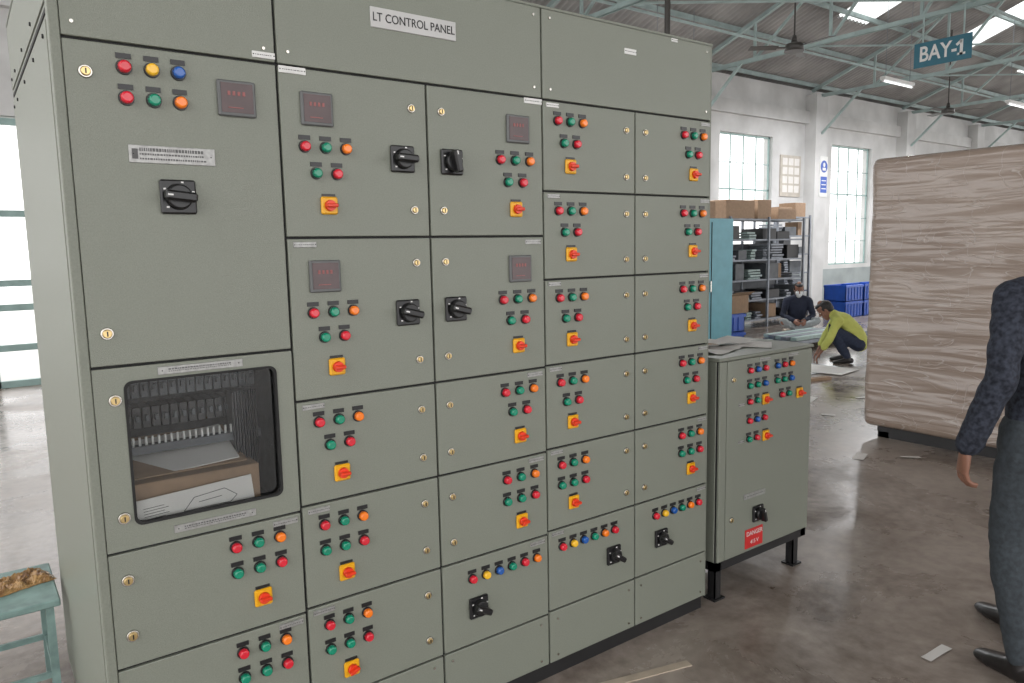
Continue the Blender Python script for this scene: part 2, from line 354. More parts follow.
def floormat():
    m=bpy.data.materials.new('polished_concrete'); m.use_nodes=True; nt=m.node_tree; N=nt.nodes; L=nt.links; p=N['Principled BSDF']
    tc=N.new('ShaderNodeTexCoord')
    n1=N.new('ShaderNodeTexNoise'); n1.inputs['Scale'].default_value=1.6; n1.inputs['Detail'].default_value=10; n1.inputs['Roughness'].default_value=.72; n1.inputs['Distortion'].default_value=.4
    n2=N.new('ShaderNodeTexNoise'); n2.inputs['Scale'].default_value=16; n2.inputs['Detail'].default_value=6
    n3=N.new('ShaderNodeTexNoise'); n3.inputs['Scale'].default_value=.55; n3.inputs['Detail'].default_value=6; n3.inputs['Distortion'].default_value=1.4
    mx=N.new('ShaderNodeMix'); mx.inputs[0].default_value=.25
    r=N.new('ShaderNodeValToRGB'); e=r.color_ramp.elements; e[0].position=.38; e[0].color=(.135,.104,.084,1); e[1].position=.62; e[1].color=(.36,.31,.27,1)
    for n in (n1,n2,n3): L.new(tc.outputs['Object'],n.inputs['Vector'])
    L.new(n1.outputs[0],mx.inputs[2]); L.new(n2.outputs[0],mx.inputs[3]); L.new(mx.outputs[0],r.inputs[0]); L.new(r.outputs[0],p.inputs['Base Color'])
    ad=N.new('ShaderNodeMix'); ad.inputs[0].default_value=.4; L.new(n3.outputs[0],ad.inputs[2]); L.new(n1.outputs[0],ad.inputs[3])
    mr=N.new('ShaderNodeMapRange'); mr.inputs['From Min'].default_value=.40; mr.inputs['From Max'].default_value=.60; mr.inputs['To Min'].default_value=.12; mr.inputs['To Max'].default_value=.38
    L.new(ad.outputs[0],mr.inputs[0]); L.new(mr.outputs[0],p.inputs['Roughness']); p.inputs['Specular IOR Level'].default_value=.6
    bp=N.new('ShaderNodeBump'); bp.inputs['Strength'].default_value=.05; bp.inputs['Distance'].default_value=.02; L.new(n2.outputs[0],bp.inputs['Height']); L.new(bp.outputs[0],p.inputs['Normal'])
    return m
b=MB('floor'); b.box(-14,37,-14,YW+.25,-.1,0,floormat()); b.done()
b=MB('ground_outside'); b.box(-30,60,YW+.25,50,-.15,-.05,pmat('outside_concrete',(.6,.6,.58),.9,var=.1,vscale=.5)); b.done()
def corr(bm_,x0,x1,y0,y1,mat):
    n=int((x1-x0)/.146*6); i=bm_.mi(mat); rows=[]
    for y in (y0,y1):
        z=zE+.28+(YW-abs(y))*SL; rows.append([bm_.bm.verts.new((x0+(x1-x0)*k/n,y,z+.028*math.sin(2*math.pi*(x0+(x1-x0)*k/n)/.146))) for k in range(n+1)])
    for k in range(n):
        f=bm_.bm.faces.new((rows[0][k],rows[0][k+1],rows[1][k+1],rows[1][k])); f.material_index=i; f.smooth=True
sky=[(15.2+4.6*k,16.3+4.6*k) for k in range(-3,5)]
b=MB('ceiling'); corr(b,-4,37,0,4.9,ROOF); corr(b,-4,37,6.9,9.6,ROOF); corr(b,-4,37,-9,0,ROOF)
cur=-4
for a,c in sky: corr(b,cur,a,4.85,6.95,ROOF); cur=c
corr(b,cur,37,4.85,6.95,ROOF)
for a,c in sky: corr(b,a,c,4.85,6.95,SKYL)
b.done()
b=MB('roof_purlins')
for k in range(9):
    y=8.9-k*1.1; z=zE+.21+(YW-y)*SL; b.beam((-4,y,z),(37,y,z),.05,.09,TRUSS)
b.done()
for x in [PIL[0]-4.6]+PIL:
    b=MB('roof_truss')
    zb=zE-.02
    for dx in (-.04,.04): b.beam((x+dx,YW-.02,zb),(x+dx,-9,zb),.012,.07,TRUSS)
    b.beam((x,YW-.02,zb+.03),(x,-9,zb+.03),.08,.012,TRUSS)
    b.beam((x,YW-.02,zE+.13),(x,0,zE+.13+YW*SL),.08,.07,TRUSS); b.beam((x,-9,zE+.13),(x,0,zE+.13+YW*SL),.08,.07,TRUSS)
    ys=[9,7.4,5.8,4.2,2.6,1.0,-.3]
    for k in range(1,7):
        yt=ys[k]; zt=zE+.13+(YW-abs(yt))*SL
        b.beam((x,yt,zb),(x,yt,zt),.045,.045,TRUSS)
        if k>1: b.beam((x,yt,zt),(x,ys[k-1],zb),.045,.045,TRUSS)
    b.beam((x,YW-.3,4.3),(x,YW-1.3,zb),.05,.05,TRUSS)
    b.done()
b=MB('roof_tie_bracing')
for y in (6.6,3.4): b.beam((-4,y,zE+.02),(37,y,zE+.02),.035,.035,TRUSS)
for k in range(len(PIL)-1):
    b.beam((PIL[k],6.6,zE+.05),(PIL[k+1],3.4,zE+.05),.03,.03,TRUSS)
b.done()
S=empty('bay_sign')
b=MB('board',S); sX=13.02; b.box(sX-.02,sX,3.37,4.25,4.41,4.80,SIGNB,bev=.004)
for y in (3.5,4.12): b.beam((sX-.01,y,4.8),(sX-.01,y,zE),.02,.02,TRUSS)
b.done(); text('BAY-',.33,(sX-.024,3.875,4.605),(math.pi/2,0,-math.pi/2),WHITE,S,'bay_lettering',bold=.006,sx=.82)
b=MB('bay_numeral',S); yy=3.52; xx_=sX-.024
b.box(xx_,xx_+.004,yy-.022,yy+.022,4.49,4.725,WHITE); b.beam((xx_+.002,yy,4.71),(xx_+.002,yy+.075,4.65),.004,.04,WHITE); b.box(xx_,xx_+.004,yy-.06,yy+.06,4.49,4.525,WHITE); b.done()
FAN=pmat('fan_dark',(.05,.045,.04),.4,var=.1)
for fx,fy,fz,rt_ in ((10.8,5.03,4.62,.4),(19.0,6.3,4.6,1.0)):
    b=MB('ceiling_fan'); b.cone((fx,fy,fz-.06),(fx,fy,fz+.06),.15,.13,FAN,24,bev=.02); b.cone((fx,fy,fz+.05),(fx,fy,zE+.2+(YW-fy)*SL),.014,.014,FAN,8); b.cone((fx,fy,fz+.08),(fx,fy,fz+.18),.05,.03,FAN,12)
    for k in range(3):
        M=Matrix.Translation((fx,fy,fz))@Matrix.Rotation(rt_+k*2.094,4,'Z')@Matrix.Rotation(.17,4,'X')
        b.box(.13,.3,-.02,.02,-.004,.004,FAN,M=M); b.box(.26,.70,-.075,.075,-.004,.004,FAN,bev=.003,M=M)
    b.done()
for fx,fy,fz in ((16.0,6.0,4.85),(20.8,5.5,4.78),(11.0,7.6,4.7)):
    b=MB('tube_light_fixture'); b.box(fx-.62,fx+.62,fy-.06,fy+.06,fz,fz+.06,WHITE,bev=.01); b.cone((fx-.6,fy,fz-.03),(fx+.6,fy,fz-.03),.016,.016,FLUO,10)
    for s in (-.5,.5):
        b.cone((fx+s,fy,fz+.05),(fx+s,fy,zE+.2+(YW-fy)*SL),.006,.006,GREYM,6)
        b.box(fx+s*1.2-.02,fx+s*1.2+.02,fy-.02,fy+.02,fz-.045,fz,WHITE)
    o_=b.done()
    ld=bpy.data.lights.new('tube_fill_light','AREA'); ld.shape='RECTANGLE'; ld.size=1.2; ld.size_y=.06; ld.energy=200; ld.color=(.98,.98,1)  # fill lamp added under each fixture to brighten the back bay
    lo=link(bpy.data.objects.new('tube_fill_lamp',ld)); lo.location=(fx,fy,fz-.06); lo.parent=o_
b=MB('conduit_pipe'); b.cone((6.1,3.43,0),(6.1,3.43,7.3),.03,.03,FAN,10); b.done()
b=MB('safety_poster',WB); px=17.82; b.box(px-.17,px+.17,YW-.32,YW-.30,2.75,3.75,WHITE); b.cone((px,YW-.32,3.5),(px,YW-.325,3.5),.15,.15,BLUE,24)
b.sph((px,YW-.326,3.54),(.05,.004,.055),WHITE); b.box(px-.07,px+.07,YW-.33,YW-.322,3.40,3.47,WHITE,bev=.002); b.box(px-.14,px+.14,YW-.324,YW-.32,2.85,3.25,BLUE); 
for z in (2.95,3.05,3.15): b.box(px-.1,px+.1,YW-.327,YW-.323,z-.012,z+.012,WHITE)
b.done()
b=MB('notice_board'); b.box(16.4,17.25,YW-.03,YW-.001,2.75,3.75,pmat('board_cream',(.5,.46,.40),.7,var=.1)); 
for r in range(4):
    for c in range(3): b.box(16.48+c*.25,16.68+c*.25,YW-.035,YW-.029,2.85+r*.22,3.02+r*.22,PAPER)
b.done()
def rack(name,x0,x1,y0,y1,h,shelves,seed,tops=()):
    random.seed(seed); b=MB(name)
    n=max(1,round((x1-x0)/1.2))
    for k in range(n+1):
        x=x0+(x1-x0)*k/n
        for y in (y0,y1): b.box(x-.02,x+.02,y-.02,y+.02,0,h,GREYM)
    b.box(x0,x1,y1,y1+.01,.1,h-.5,DEVICE)
    mats=[GREYM,GREYM,DEVICE,CARD,DEVICE,GREYM,LTGREEN,BLKSTEEL]
    for s in range(shelves):
        z=.15+(h-.2)*s/(shelves-1); b.box(x0,x1,y0,y1,z-.015,z+.015,GREYM)
        x=x0+.05
        gap=(h-.2)/(shelves-1)
        if s==shelves-1:
            for a,w,hh in tops: b.box(a,a+w,y0+.05,y1-.05,z+.016,z+.016+hh,CARD,bev=.006); b.box(a,a+w,y0+.28,y0+.32,z+.015+hh,z+.019+hh,WOOD)
            continue
        while x<x1-.15:
            w=random.uniform(.12,.45); hh=random.uniform(.3,.85)*gap; m=random.choice(mats)
            w=min(w,x1-x-.03)
            if m is GREYM or m is LTGREEN:
                for q in range(int(hh/.05)): b.box(x+random.uniform(0,.04),x+w,y0+.03+random.uniform(0,.05),y1-.05,z+.016+q*.05,z+.05+q*.05,m)
            else: b.box(x,x+w,y0+.04+random.uniform(0,.1),y1-.05,z+.016,z+.016+hh,m,bev=.005)
            x+=w+random.uniform(.02,.25)
    return b.done()
rack('storage_rack',10.2,13.7,6.6,7.2,2.1,6,3,tops=((10.5,.5,.3),(11.3,.85,.34),(12.25,.42,.36),(12.9,.6,.2)))
rack('storage_rack',13.9,15.2,7.4,7.9,2.2,6,9,tops=((14.1,.5,.2),(14.7,.4,.3)))
b=MB('steel_cabinet'); b.box(7.85,8.80,4.6,5.1,.06,1.95,CYAN,bev=.01); b.box(7.9,8.75,4.62,5.08,0,.06,BLKSTEEL)
b.box(8.32,8.33,4.593,4.6,.1,1.9,GASK); b.box(8.28,8.30,4.57,4.6,.95,1.1,CHROME)
b.done()
def crate(name,x0,x1,y0,y1,z0,z1):
    b=MB(name); b.box(x0,x1,y0,y0+.02,z0,z1,BLUE,bev=.004); b.box(x0,x1,y1-.02,y1,z0,z1,BLUE,bev=.004); b.box(x0,x0+.02,y0,y1,z0,z1,BLUE,bev=.004); b.box(x1-.02,x1,y0,y1,z0,z1,BLUE,bev=.004); b.box(x0,x1,y0,y1,z0,z0+.02,BLUE)
    b.box(x0-.015,x1+.015,y0-.015,y0+.0,z1-.05,z1-.01,BLUE); b.box(x0-.015,x0,y0,y1,z1-.05,z1-.01,BLUE)
    k=x0+.1
    while k<x1-.05: b.box(k,k+.02,y0-.012,y0,z0+.03,z1-.05,BLUE); k+=.12
    return b.done()
for X in (15.0,15.75,16.5):
    crate('blue_plastic_crate',X,X+.68,6.4,6.9,0,.34); crate('blue_plastic_crate',X,X+.68,6.4,6.9,.345,.69)
crate('blue_plastic_crate',9.0,9.5,4.9,5.3,0,.28); crate('blue_plastic_crate',9.0,9.5,4.9,5.3,.285,.56)
b=MB('cardboard_box'); b.box(9.15,9.62,4.92,5.28,.562,.83,CARD,bev=.004); b.box(9.15,9.62,5.0,5.2,.829,.832,WOOD)
b.box(9.15,9.62,4.80,4.92,.826,.83,CARD,M=Matrix.Translation((0,4.92,.83))@Matrix.Rotation(-.5,4,'X')@Matrix.Translation((0,-4.92,-.83)))
b.done()
b=MB('steel_channel_stack')
for k in range(5):
    for q in range(2): b.box(9.75+random.uniform(0,.2),11.9-.12*k+random.uniform(-.2,.1),4.25+.13*k,4.35+.13*k,.10+.06*q,.15+.06*q,LTGREEN if (k+q)%2 else GREYM)
for x in (10.0,11.1): b.box(x,x+.1,4.2,4.95,0,.10,WOOD)
b.done()
b=MB('sheet_metal_plates')
PL=pmat('bright_plate',(.42,.45,.47),.2,metal=.4,var=.1)
b.box(8.0,9.0,3.0,4.2,0,.012,PL); b.box(8.35,8.9,2.75,3.6,.012,.02,PAPER,M=Matrix.Translation((8.6,3.2,0))@Matrix.Rotation(.12,4,'Z')@Matrix.Translation((-8.6,-3.2,0)))
b.done()
b=MB('wooden_plank'); b.box(7.6,8.15,2.75,2.83,0,.03,CARD,M=Matrix.Translation((7.9,2.8,0))@Matrix.Rotation(-.3,4,'Z')@Matrix.Translation((-7.9,-2.8,0))); b.done()
b=MB('packing_strip'); M=Matrix.Translation((1.93,-.20,0))@Matrix.Rotation(-.26,4,'Z'); b.box(-.2,.2,-.018,.018,0,.004,WOOD,M=M); b.done()
random.seed(12)
for X,Y,w_,d_ in ((2.92,-.80,.16,.04),(5.3,.80,.2,.08),(6.9,2.2,.3,.1),(5.55,.55,.14,.05),(6.4,1.7,.12,.08),(7.4,1.9,.2,.05),(4.9,1.6,.1,.04),(5.9,2.6,.12,.1),(8.6,2.1,.2,.1)):
    b=MB('paper_scrap'); sheet(b,X,Y,.002,w_,d_,random.uniform(-1,1),PAPER,.008); b.done()
cu=bpy.data.curves.new('loose_cable','CURVE'); cu.dimensions='3D'; cu.bevel_depth=.006; sp=cu.splines.new('BEZIER'); pts=[(4.6,1.4),(5.3,1.9),(5.0,2.5),(6.2,2.3),(7.0,3.0)]; sp.bezier_points.add(len(pts)-1)
for p_,q in zip(sp.bezier_points,pts): p_.co=(q[0],q[1],.006); p_.handle_left_type=p_.handle_right_type='AUTO'
cu.materials.append(BLACK); link(bpy.data.objects.new('loose_cable',cu))
# ---------------------------------------------------------------- wrapped crate
def wrapmat():
    m=bpy.data.materials.new('stretch_wrapped_board'); m.use_nodes=True; nt=m.node_tree; N=nt.nodes; L=nt.links; p=N['Principled BSDF']
    tc=N.new('ShaderNodeTexCoord')
    def nz(scale,st,rot=(0,0,0),det=4,dist=0):
        mp=N.new('ShaderNodeMapping'); mp.inputs['Scale'].default_value=st; mp.inputs['Rotation'].default_value=rot; n=N.new('ShaderNodeTexNoise'); n.inputs['Scale'].default_value=scale; n.inputs['Detail'].default_value=det; n.inputs['Distortion'].default_value=dist; n.inputs['Roughness'].default_value=.4
        L.new(tc.outputs['Object'],mp.inputs[0]); L.new(mp.outputs[0],n.inputs['Vector']); return n
    def ridge(n,w):
        a=N.new('ShaderNodeMath'); a.operation='SUBTRACT'; a.inputs[1].default_value=.5; L.new(n.outputs[0],a.inputs[0])
        b_=N.new('ShaderNodeMath'); b_.operation='ABSOLUTE'; L.new(a.outputs[0],b_.inputs[0])
        r=N.new('ShaderNodeMapRange'); r.inputs['From Min'].default_value=0; r.inputs['From Max'].default_value=w; r.inputs['To Min'].default_value=1; r.inputs['To Max'].default_value=0; L.new(b_.outputs[0],r.inputs[0]); return r
    a=nz(1.8,(1,.4,4.5),(.09,0,0),2,.5); c=nz(1.7,(1,.55,5.5),(-.13,0,0),2,.6); d=nz(1.2,(1,1,1.2)); e_=nz(1.8,(1,1.3,1.9),(.6,0,0),2,1.2)
    r=N.new('ShaderNodeValToRGB'); e=r.color_ramp.elements; e[0].position=.3; e[0].color=(.255,.19,.15,1); e[1].position=.7; e[1].color=(.32,.25,.20,1)
    L.new(d.outputs[0],r.inputs[0])
    ra,rc,re=ridge(a,.009),ridge(c,.007),ridge(e_,.006)
    s1=N.new('ShaderNodeMath'); s1.operation='MAXIMUM'; L.new(ra.outputs[0],s1.inputs[0]); L.new(rc.outputs[0],s1.inputs[1])
    s2=N.new('ShaderNodeMath'); s2.operation='MAXIMUM'; L.new(s1.outputs[0],s2.inputs[0]); L.new(re.outputs[0],s2.inputs[1])
    s3=N.new('ShaderNodeMath'); s3.operation='MULTIPLY'; s3.inputs[1].default_value=.40; L.new(s2.outputs[0],s3.inputs[0])
    mx=N.new('ShaderNodeMix'); mx.data_type='RGBA'; L.new(s3.outputs[0],mx.inputs[0]); L.new(r.outputs[0],mx.inputs[6]); mx.inputs[7].default_value=(.62,.57,.53,1); L.new(mx.outputs[2],p.inputs['Base Color'])
    ad=N.new('ShaderNodeMath'); ad.operation='ADD'; L.new(a.outputs[0],ad.inputs[0]); L.new(c.outputs[0],ad.inputs[1])
    ad2=N.new('ShaderNodeMath'); ad2.operation='MULTIPLY_ADD'; ad2.inputs[1].default_value=.08; L.new(s2.outputs[0],ad2.inputs[0]); L.new(ad.outputs[0],ad2.inputs[2])
    for st,out in ((.6,'Coat Normal'),(.12,'Normal')):
        bp=N.new('ShaderNodeBump'); bp.inputs['Strength'].default_value=st; bp.inputs['Distance'].default_value=.07; L.new(ad2.outputs[0],bp.inputs['Height']); L.new(bp.outputs[0],p.inputs[out])
    p.inputs['Roughness'].default_value=.5; p.inputs['Coat Weight'].default_value=1; p.inputs['Coat Roughness'].default_value=.08; p.inputs['Coat IOR'].default_value=1.6; return m
W=empty('shrink_wrapped_crate')
b=MB('wrapped_body',W); t=bmesh.new(); bmesh.ops.create_cube(t,size=1)
cx0,cx1,cy0,cy1,cz0,cz1=5.9,7.1,-1.9,1.12,.09,2.24
for v in t.verts: v.co=Vector(((cx0+cx1)/2+v.co.x*(cx1-cx0),(cy0+cy1)/2+v.co.y*(cy1-cy0),(cz0+cz1)/2+v.co.z*(cz1-cz0)))
bmesh.ops.bevel(t,geom=t.edges[:],offset=.055,segments=4,affect='EDGES',profile=.5)
bmesh.ops.subdivide_edges(t,edges=[e for e in t.edges if e.calc_length()>.5],cuts=60,use_grid_fill=True)
t.normal_update()
for v in t.verts:
    n_=noise.noise(Vector((v.co.x*2,v.co.y*1.2,v.co.z*4)))*.010+noise.noise(Vector((v.co.x*3,v.co.y*1.0+v.co.z*.5,v.co.z*13)))*.0025; v.co+=v.normal*n_
b.merge(t,wrapmat(),True); b.done()
b=MB('pallet',W)
b.box(5.97,7.05,-1.85,1.02,.05,.10,BLKSTEEL)
for y in (-1.8,-.4,.93): b.box(5.98,7.02,y,y+.08,0,.06,BLKSTEEL)
b.box(5.98,6.03,-1.85,1.02,0,.06,BLKSTEEL)
b.done()
# ---------------------------------------------------------------- stool at left
b=MB('metal_stool'); a0,a1,c0,c1,hh=-.42,.19,.88,1.27,.425
b.box(a0,a1,c0,c1,hh-.025,hh,STOOLG,bev=.004)
for x in (a0+.02,a1-.045):
    for y in (c0+.02,c1-.045): b.box(x,x+.025,y,y+.025,0,hh-.025,STOOLG)
for y in (c0+.025,c1-.04): b.box(a0+.03,a1-.03,y,y+.015,.14,.16,STOOLG)
for x in (a0+.025,a1-.04): b.box(x,x+.015,c0+.03,c1-.03,.14,.16,STOOLG)
b.done()
b=MB('plastic_packet'); t=bmesh.new(); bmesh.ops.create_grid(t,x_segments=40,y_segments=40,size=1)
for v in t.verts:
    q=v.co.copy(); ed=max(0,1-max(abs(q.x),abs(q.y))); hgt=min(1,ed*4)*.018
    v.co=Vector((q.x*.10+.012*noise.noise(q*2),q.y*.075+.012*noise.noise(q*2+Vector((5,0,0))),.002+hgt*(.6+noise.noise(q*3))+min(1,ed*6)*abs(noise.noise(q*8))*.012))
b.merge(t,PLAST,False,Matrix.Translation((.085,1.12,hh))@Matrix.Rotation(.3,4,'Z')); b.done()
# ================================================================= PEOPLE
def loft(bm,pts,rx,ry,side,n=14):
    pts=[Vector(p) for p in pts]; side=Vector(side); K=len(pts)
    if not hasattr(rx,'__len__'): rx=[rx]*K
    if not hasattr(ry,'__len__'): ry=[ry]*K
    rings=[]
    def ring(c,t,a,b_):
        s=(side-t*side.dot(t)); 
        if s.length<1e-3: s=t.orthogonal()
        s.normalize(); w=t.cross(s).normalized()
        rings.append([bm.verts.new(c+s*b_*math.cos(2*math.pi*k/n)+w*a*math.sin(2*math.pi*k/n)) for k in range(n)])
    T=[(pts[min(i+1,K-1)]-pts[max(i-1,0)]).normalized() for i in range(K)]
    for q in (.15,.6,.9): 
        m=min(rx[0],ry[0]); ring(pts[0]-T[0]*m*math.sqrt(1-q*q),T[0],rx[0]*q,ry[0]*q)
    for i in range(K): ring(pts[i],T[i],rx[i],ry[i])
    for q in (.9,.6,.15):
        m=min(rx[-1],ry[-1]); ring(pts[-1]+T[-1]*m*math.sqrt(1-q*q),T[-1],rx[-1]*q,ry[-1]*q)
    for r0,r1 in zip(rings,rings[1:]):
        for k in range(n): bm.faces.new((r0[k],r0[(k+1)%n],r1[(k+1)%n],r1[k]))
    bm.faces.new(rings[0][::-1]); bm.faces.new(rings[-1])
def ell(bm,c,r,R=None):
    t=bmesh.new(); bmesh.ops.create_uvsphere(t,u_segments=16,v_segments=12,radius=1)
    M=Matrix.Translation(c)@(R.to_4x4() if R else Matrix.Identity(4))@Matrix.Diagonal((*r,1)); bmesh.ops.transform(t,matrix=M,verts=t.verts)
    me=bpy.data.meshes.new('t'); t.to_mesh(me); t.free(); bm.from_mesh(me); bpy.data.meshes.remove(me)
def remesh(bm,name,vox,mat,parent,M,smooth=2,wr=0,wsc=12,seed=0):
    bmesh.ops.recalc_face_normals(bm,faces=bm.faces[:])
    me=bpy.data.meshes.new(name); bm.to_mesh(me); bm.free(); o=bpy.data.objects.new(name,me); link(o)
    m=o.modifiers.new('r','REMESH'); m.mode='VOXEL'; m.voxel_size=vox; m.use_smooth_shade=True
    if smooth: s=o.modifiers.new('s','SMOOTH'); s.iterations=smooth; s.factor=.5
    dg=bpy.context.evaluated_depsgraph_get(); me2=bpy.data.meshes.new_from_object(o.evaluated_get(dg)); bpy.data.objects.remove(o)
    if wr:
        ns=[v.normal.copy() for v in me2.vertices]
        for v,nn in zip(me2.vertices,ns):
            p=v.co; w=noise.noise(Vector((p.x*wsc,p.y*wsc,p.z*wsc*1.6+seed)))+.5*noise.noise(p*wsc*2.3)
            v.co=p+nn*w*wr
    me2.transform(M); me2.materials.clear(); me2.materials.append(mat)
    for p in me2.polygons: p.use_smooth=True; p.material_index=0
    o=bpy.data.objects.new(name,me2); link(o); o.parent=parent; return o
def V(*a): return Vector(a)
def lerp(a,b_,t): return Vector(a)*(1-t)+Vector(b_)*t
def hand(bm,wrist,dirv,thumbv,curl=.5,side=1):
    x=Vector(dirv).normalized(); y=(Vector(thumbv)-x*Vector(thumbv).dot(x)).normalized(); z=x.cross(y)*side
    R=Matrix((x,y,z)).transposed(); w=Vector(wrist)
    def P(a,b_,c): return w+R@Vector((a,b_,c))
    loft(bm,[P(-.01,0,0),P(.03,0,0),P(.065,0,0),P(.088,0,0)],[.019,.016,.014,.012],[.026,.036,.040,.038],R@Vector((0,1,0)),12)
    for i,(yy,L) in enumerate(((.029,.072),(.010,.082),(-.010,.076),(-.028,.060))):
        p=P(.085,yy,0); a=0; pts=[p]; cu=curl*(1+.12*i)
        for s,fr in enumerate((.45,.31,.24)):
            a+=cu*(.5 if s==0 else .75); d=R@Vector((math.cos(a),yy*.8,-math.sin(a))); p=p+d.normalized()*L*fr; pts.append(p)
        loft(bm,pts,[.0095,.0088,.0080,.0068],[.0095,.0088,.0080,.0068],R@Vector((0,1,0)),10)
    p=P(.018,.024,-.004); q=P(.048,.048,-.014); r_=P(.073,.053,-.026); s_=P(.092,.050,-.036)
    loft(bm,[p,q,r_,s_],[.015,.0115,.010,.0078],[.015,.0115,.010,.0078],(0,0,1),10)
def person(name,loc,yaw,J,shirt,pants,skin,hairm,shoe,sleeve=.93,mask=None,head_pitch=0,head_yaw=0,vox=.011,handcurl=.45,wrinkle=.006,fine=True,hair_len=0):
    root=empty(name); M=Matrix.Translation(loc)@Matrix.Rotation(yaw,4,'Z')
    S=V(0,1,0); 
    def arm(bm,s,infl,t=1.0,r=(.052,.043,.038,.034,.026)):
        sh,el,wr=J['sh'+s],J['el'+s],J['wr'+s]
        pts=[sh,lerp(sh,el,.5),el,lerp(el,wr,.4)]; rr=list(r[:4])
        if t<1: pts.append(lerp(el,wr,t)); rr.append(r[4]+.006)
        else: pts.append(wr); rr.append(r[4])
        rr=[q+infl for q in rr]; loft(bm,pts,rr,rr,(0,0,1) if abs((Vector(el)-Vector(sh)).normalized().z)<.8 else (1,0,0))
    def leg(bm,s,infl,t=1.0):
        h,k,a=J['hip'+s],J['kn'+s],J['an'+s]
        pts=[h,lerp(h,k,.45),k,lerp(k,a,.3),lerp(k,a,.7),lerp(k,a,t)]; rr=[.085,.075,.055,.054,.040,.035]; rr=[q+infl*(1 if i<3 else 1.5) for i,q in enumerate(rr)]
        loft(bm,pts,rr,rr,(0,1,0))
    def torso(bm,infl,lo=0,hi=5):
        P=[J['pel'],J['wst'],J['chs'],J['nkb']]; P=[Vector(p) for p in P]
        pts=[P[0],lerp(P[0],P[1],.5),P[1],lerp(P[1],P[2],.5),P[2],lerp(P[2],P[3],.6),P[3]]
        rx=[.105,.105,.098,.108,.112,.085,.055]; ry=[.155,.152,.138,.152,.168,.15,.07]
        if lo or hi<5: pts,rx,ry=pts[lo:hi],rx[lo:hi],ry[lo:hi]
        loft(bm,pts,[q+infl for q in rx],[q+infl for q in ry],S,20)
    bm=bmesh.new(); torso(bm,-.008)
    loft(bm,[J['nkb'],J['hd']+(J['nkb']-J['hd'])*.35],[.058,.054],[.060,.056],S)
    for s in 'LR':
        arm(bm,s,-.004); leg(bm,s,-.006); loft(bm,[lerp(J['nkb'],J['sh'+s],.3),J['sh'+s]],[.05,.05],[.05,.05],(1,0,0))
    remesh(bm,'body_skin',vox,skin,root,M)
    bm=bmesh.new(); torso(bm,.014); 
    for s in 'LR': arm(bm,s,.014,sleeve); loft(bm,[lerp(J['nkb'],J['sh'+s],.25),J['sh'+s]],[.062,.062],[.062,.062],(1,0,0))
    remesh(bm,'shirt',vox,shirt,root,M,wr=wrinkle)
    bm=bmesh.new(); loft(bm,[J['nkb']+(J['nkb']-J['hd']).normalized()*.02,J['nkb']+(J['hd']-J['nkb']).normalized()*.025],[.072,.066],[.078,.070],S); remesh(bm,'collar',vox*.7,shirt,root,M)
    bm=bmesh.new(); torso(bm,.006,0,2)
    for s in 'LR': leg(bm,s,.010,.97); loft(bm,[J['pel'],J['hip'+s]],[.10,.09],[.10,.09],(1,0,0))
    remesh(bm,'trousers',vox,pants,root,M,wr=wrinkle*.9,seed=5)
    bm=bmesh.new()
    for s in 'LR':
        a=Vector(J['an'+s]); to=Vector(J['toe'+s]); d=(to-a); d.z=0; d.normalize(); sd=V(-d.y,d.x,0); z0=to.z
        heel=V(a.x,a.y,z0+.01)-d*.045; ball=V(to.x,to.y,z0)-d*.06
        loft(bm,[heel+V(0,0,.03),lerp(heel,ball,.4)+V(0,0,.034),ball+V(0,0,.024),to+V(0,0,.017)],[.038,.040,.030,.020],[.036,.040,.048,.036],sd)
        loft(bm,[a+V(0,0,.0),V(a.x,a.y,z0+.045)],[.043,.043],[.041,.041],sd)
    remesh(bm,'shoes',.007,shoe,root,M)
    bm=bmesh.new()
    for s in 'LR':
        hand(bm,J['wr'+s],J['hdir'+s],J['thumb'+s],handcurl,-1 if s=='L' else 1)
    remesh(bm,'hands',.0035 if fine else .005,skin,root,M,smooth=1)
    Mh=M@Matrix.Translation(J['hd'])@Matrix.Rotation(head_yaw,4,'Z')@Matrix.Rotation(head_pitch,4,'Y')
    bm=bmesh.new()
    Z=[-.112,-.095,-.06,-.02,.02,.06,.09,.108]; C=[.052,.043,.026,.010,.0,-.003,-.005,-.005]; A=[.026,.048,.068,.084,.094,.094,.075,.042]; B=[.026,.044,.060,.069,.074,.074,.060,.035]
    loft(bm,[V(c,0,z) for c,z in zip(C,Z)],A,B,S,24)
    loft(bm,[V(.088,0,.012),V(.101,0,-.015),V(.106,0,-.030)],[.008,.010,.012],[.008,.010,.014],S,10)
    for s in (-1,1): ell(bm,(.0,s*.077,-.008),(.018,.009,.031)); ell(bm,(.080,s*.030,.020),(.012,.020,.007)); ell(bm,(.062,s*.042,-.03),(.018,.015,.016)); ell(bm,(.1,s*.011,-.033),(.009,.007,.006))
    ell(bm,(.086,0,-.061),(.010,.023,.0055)); ell(bm,(.084,0,-.070),(.010,.019,.006)); ell(bm,(.074,0,-.098),(.014,.018,.012))
    remesh(bm,'head',.0045,skin,root,Mh,smooth=1)
    b=MB('face_details',root)
    ew=pmat(name+'_eye',(.75,.72,.68),.2,var=.02); ir=pmat(name+'_iris',(.03,.015,.01),.15,var=.1); lp=pmat(name+'_lip',(.25,.10,.08),.5,var=.1)
    for s in (-1,1):
        b.sph((.080,s*.030,.003),(.0105,.0135,.0085),ew,M=Mh); b.sph((.0885,s*.030,.002),(.003,.0055,.0055),ir,M=Mh)
        b.sph((.091,s*.030,.024),(.004,.018,.004),hairm,M=Mh)
    b.sph((.0945,0,-.0655),(.003,.019,.002),lp,M=Mh)
    b.done()
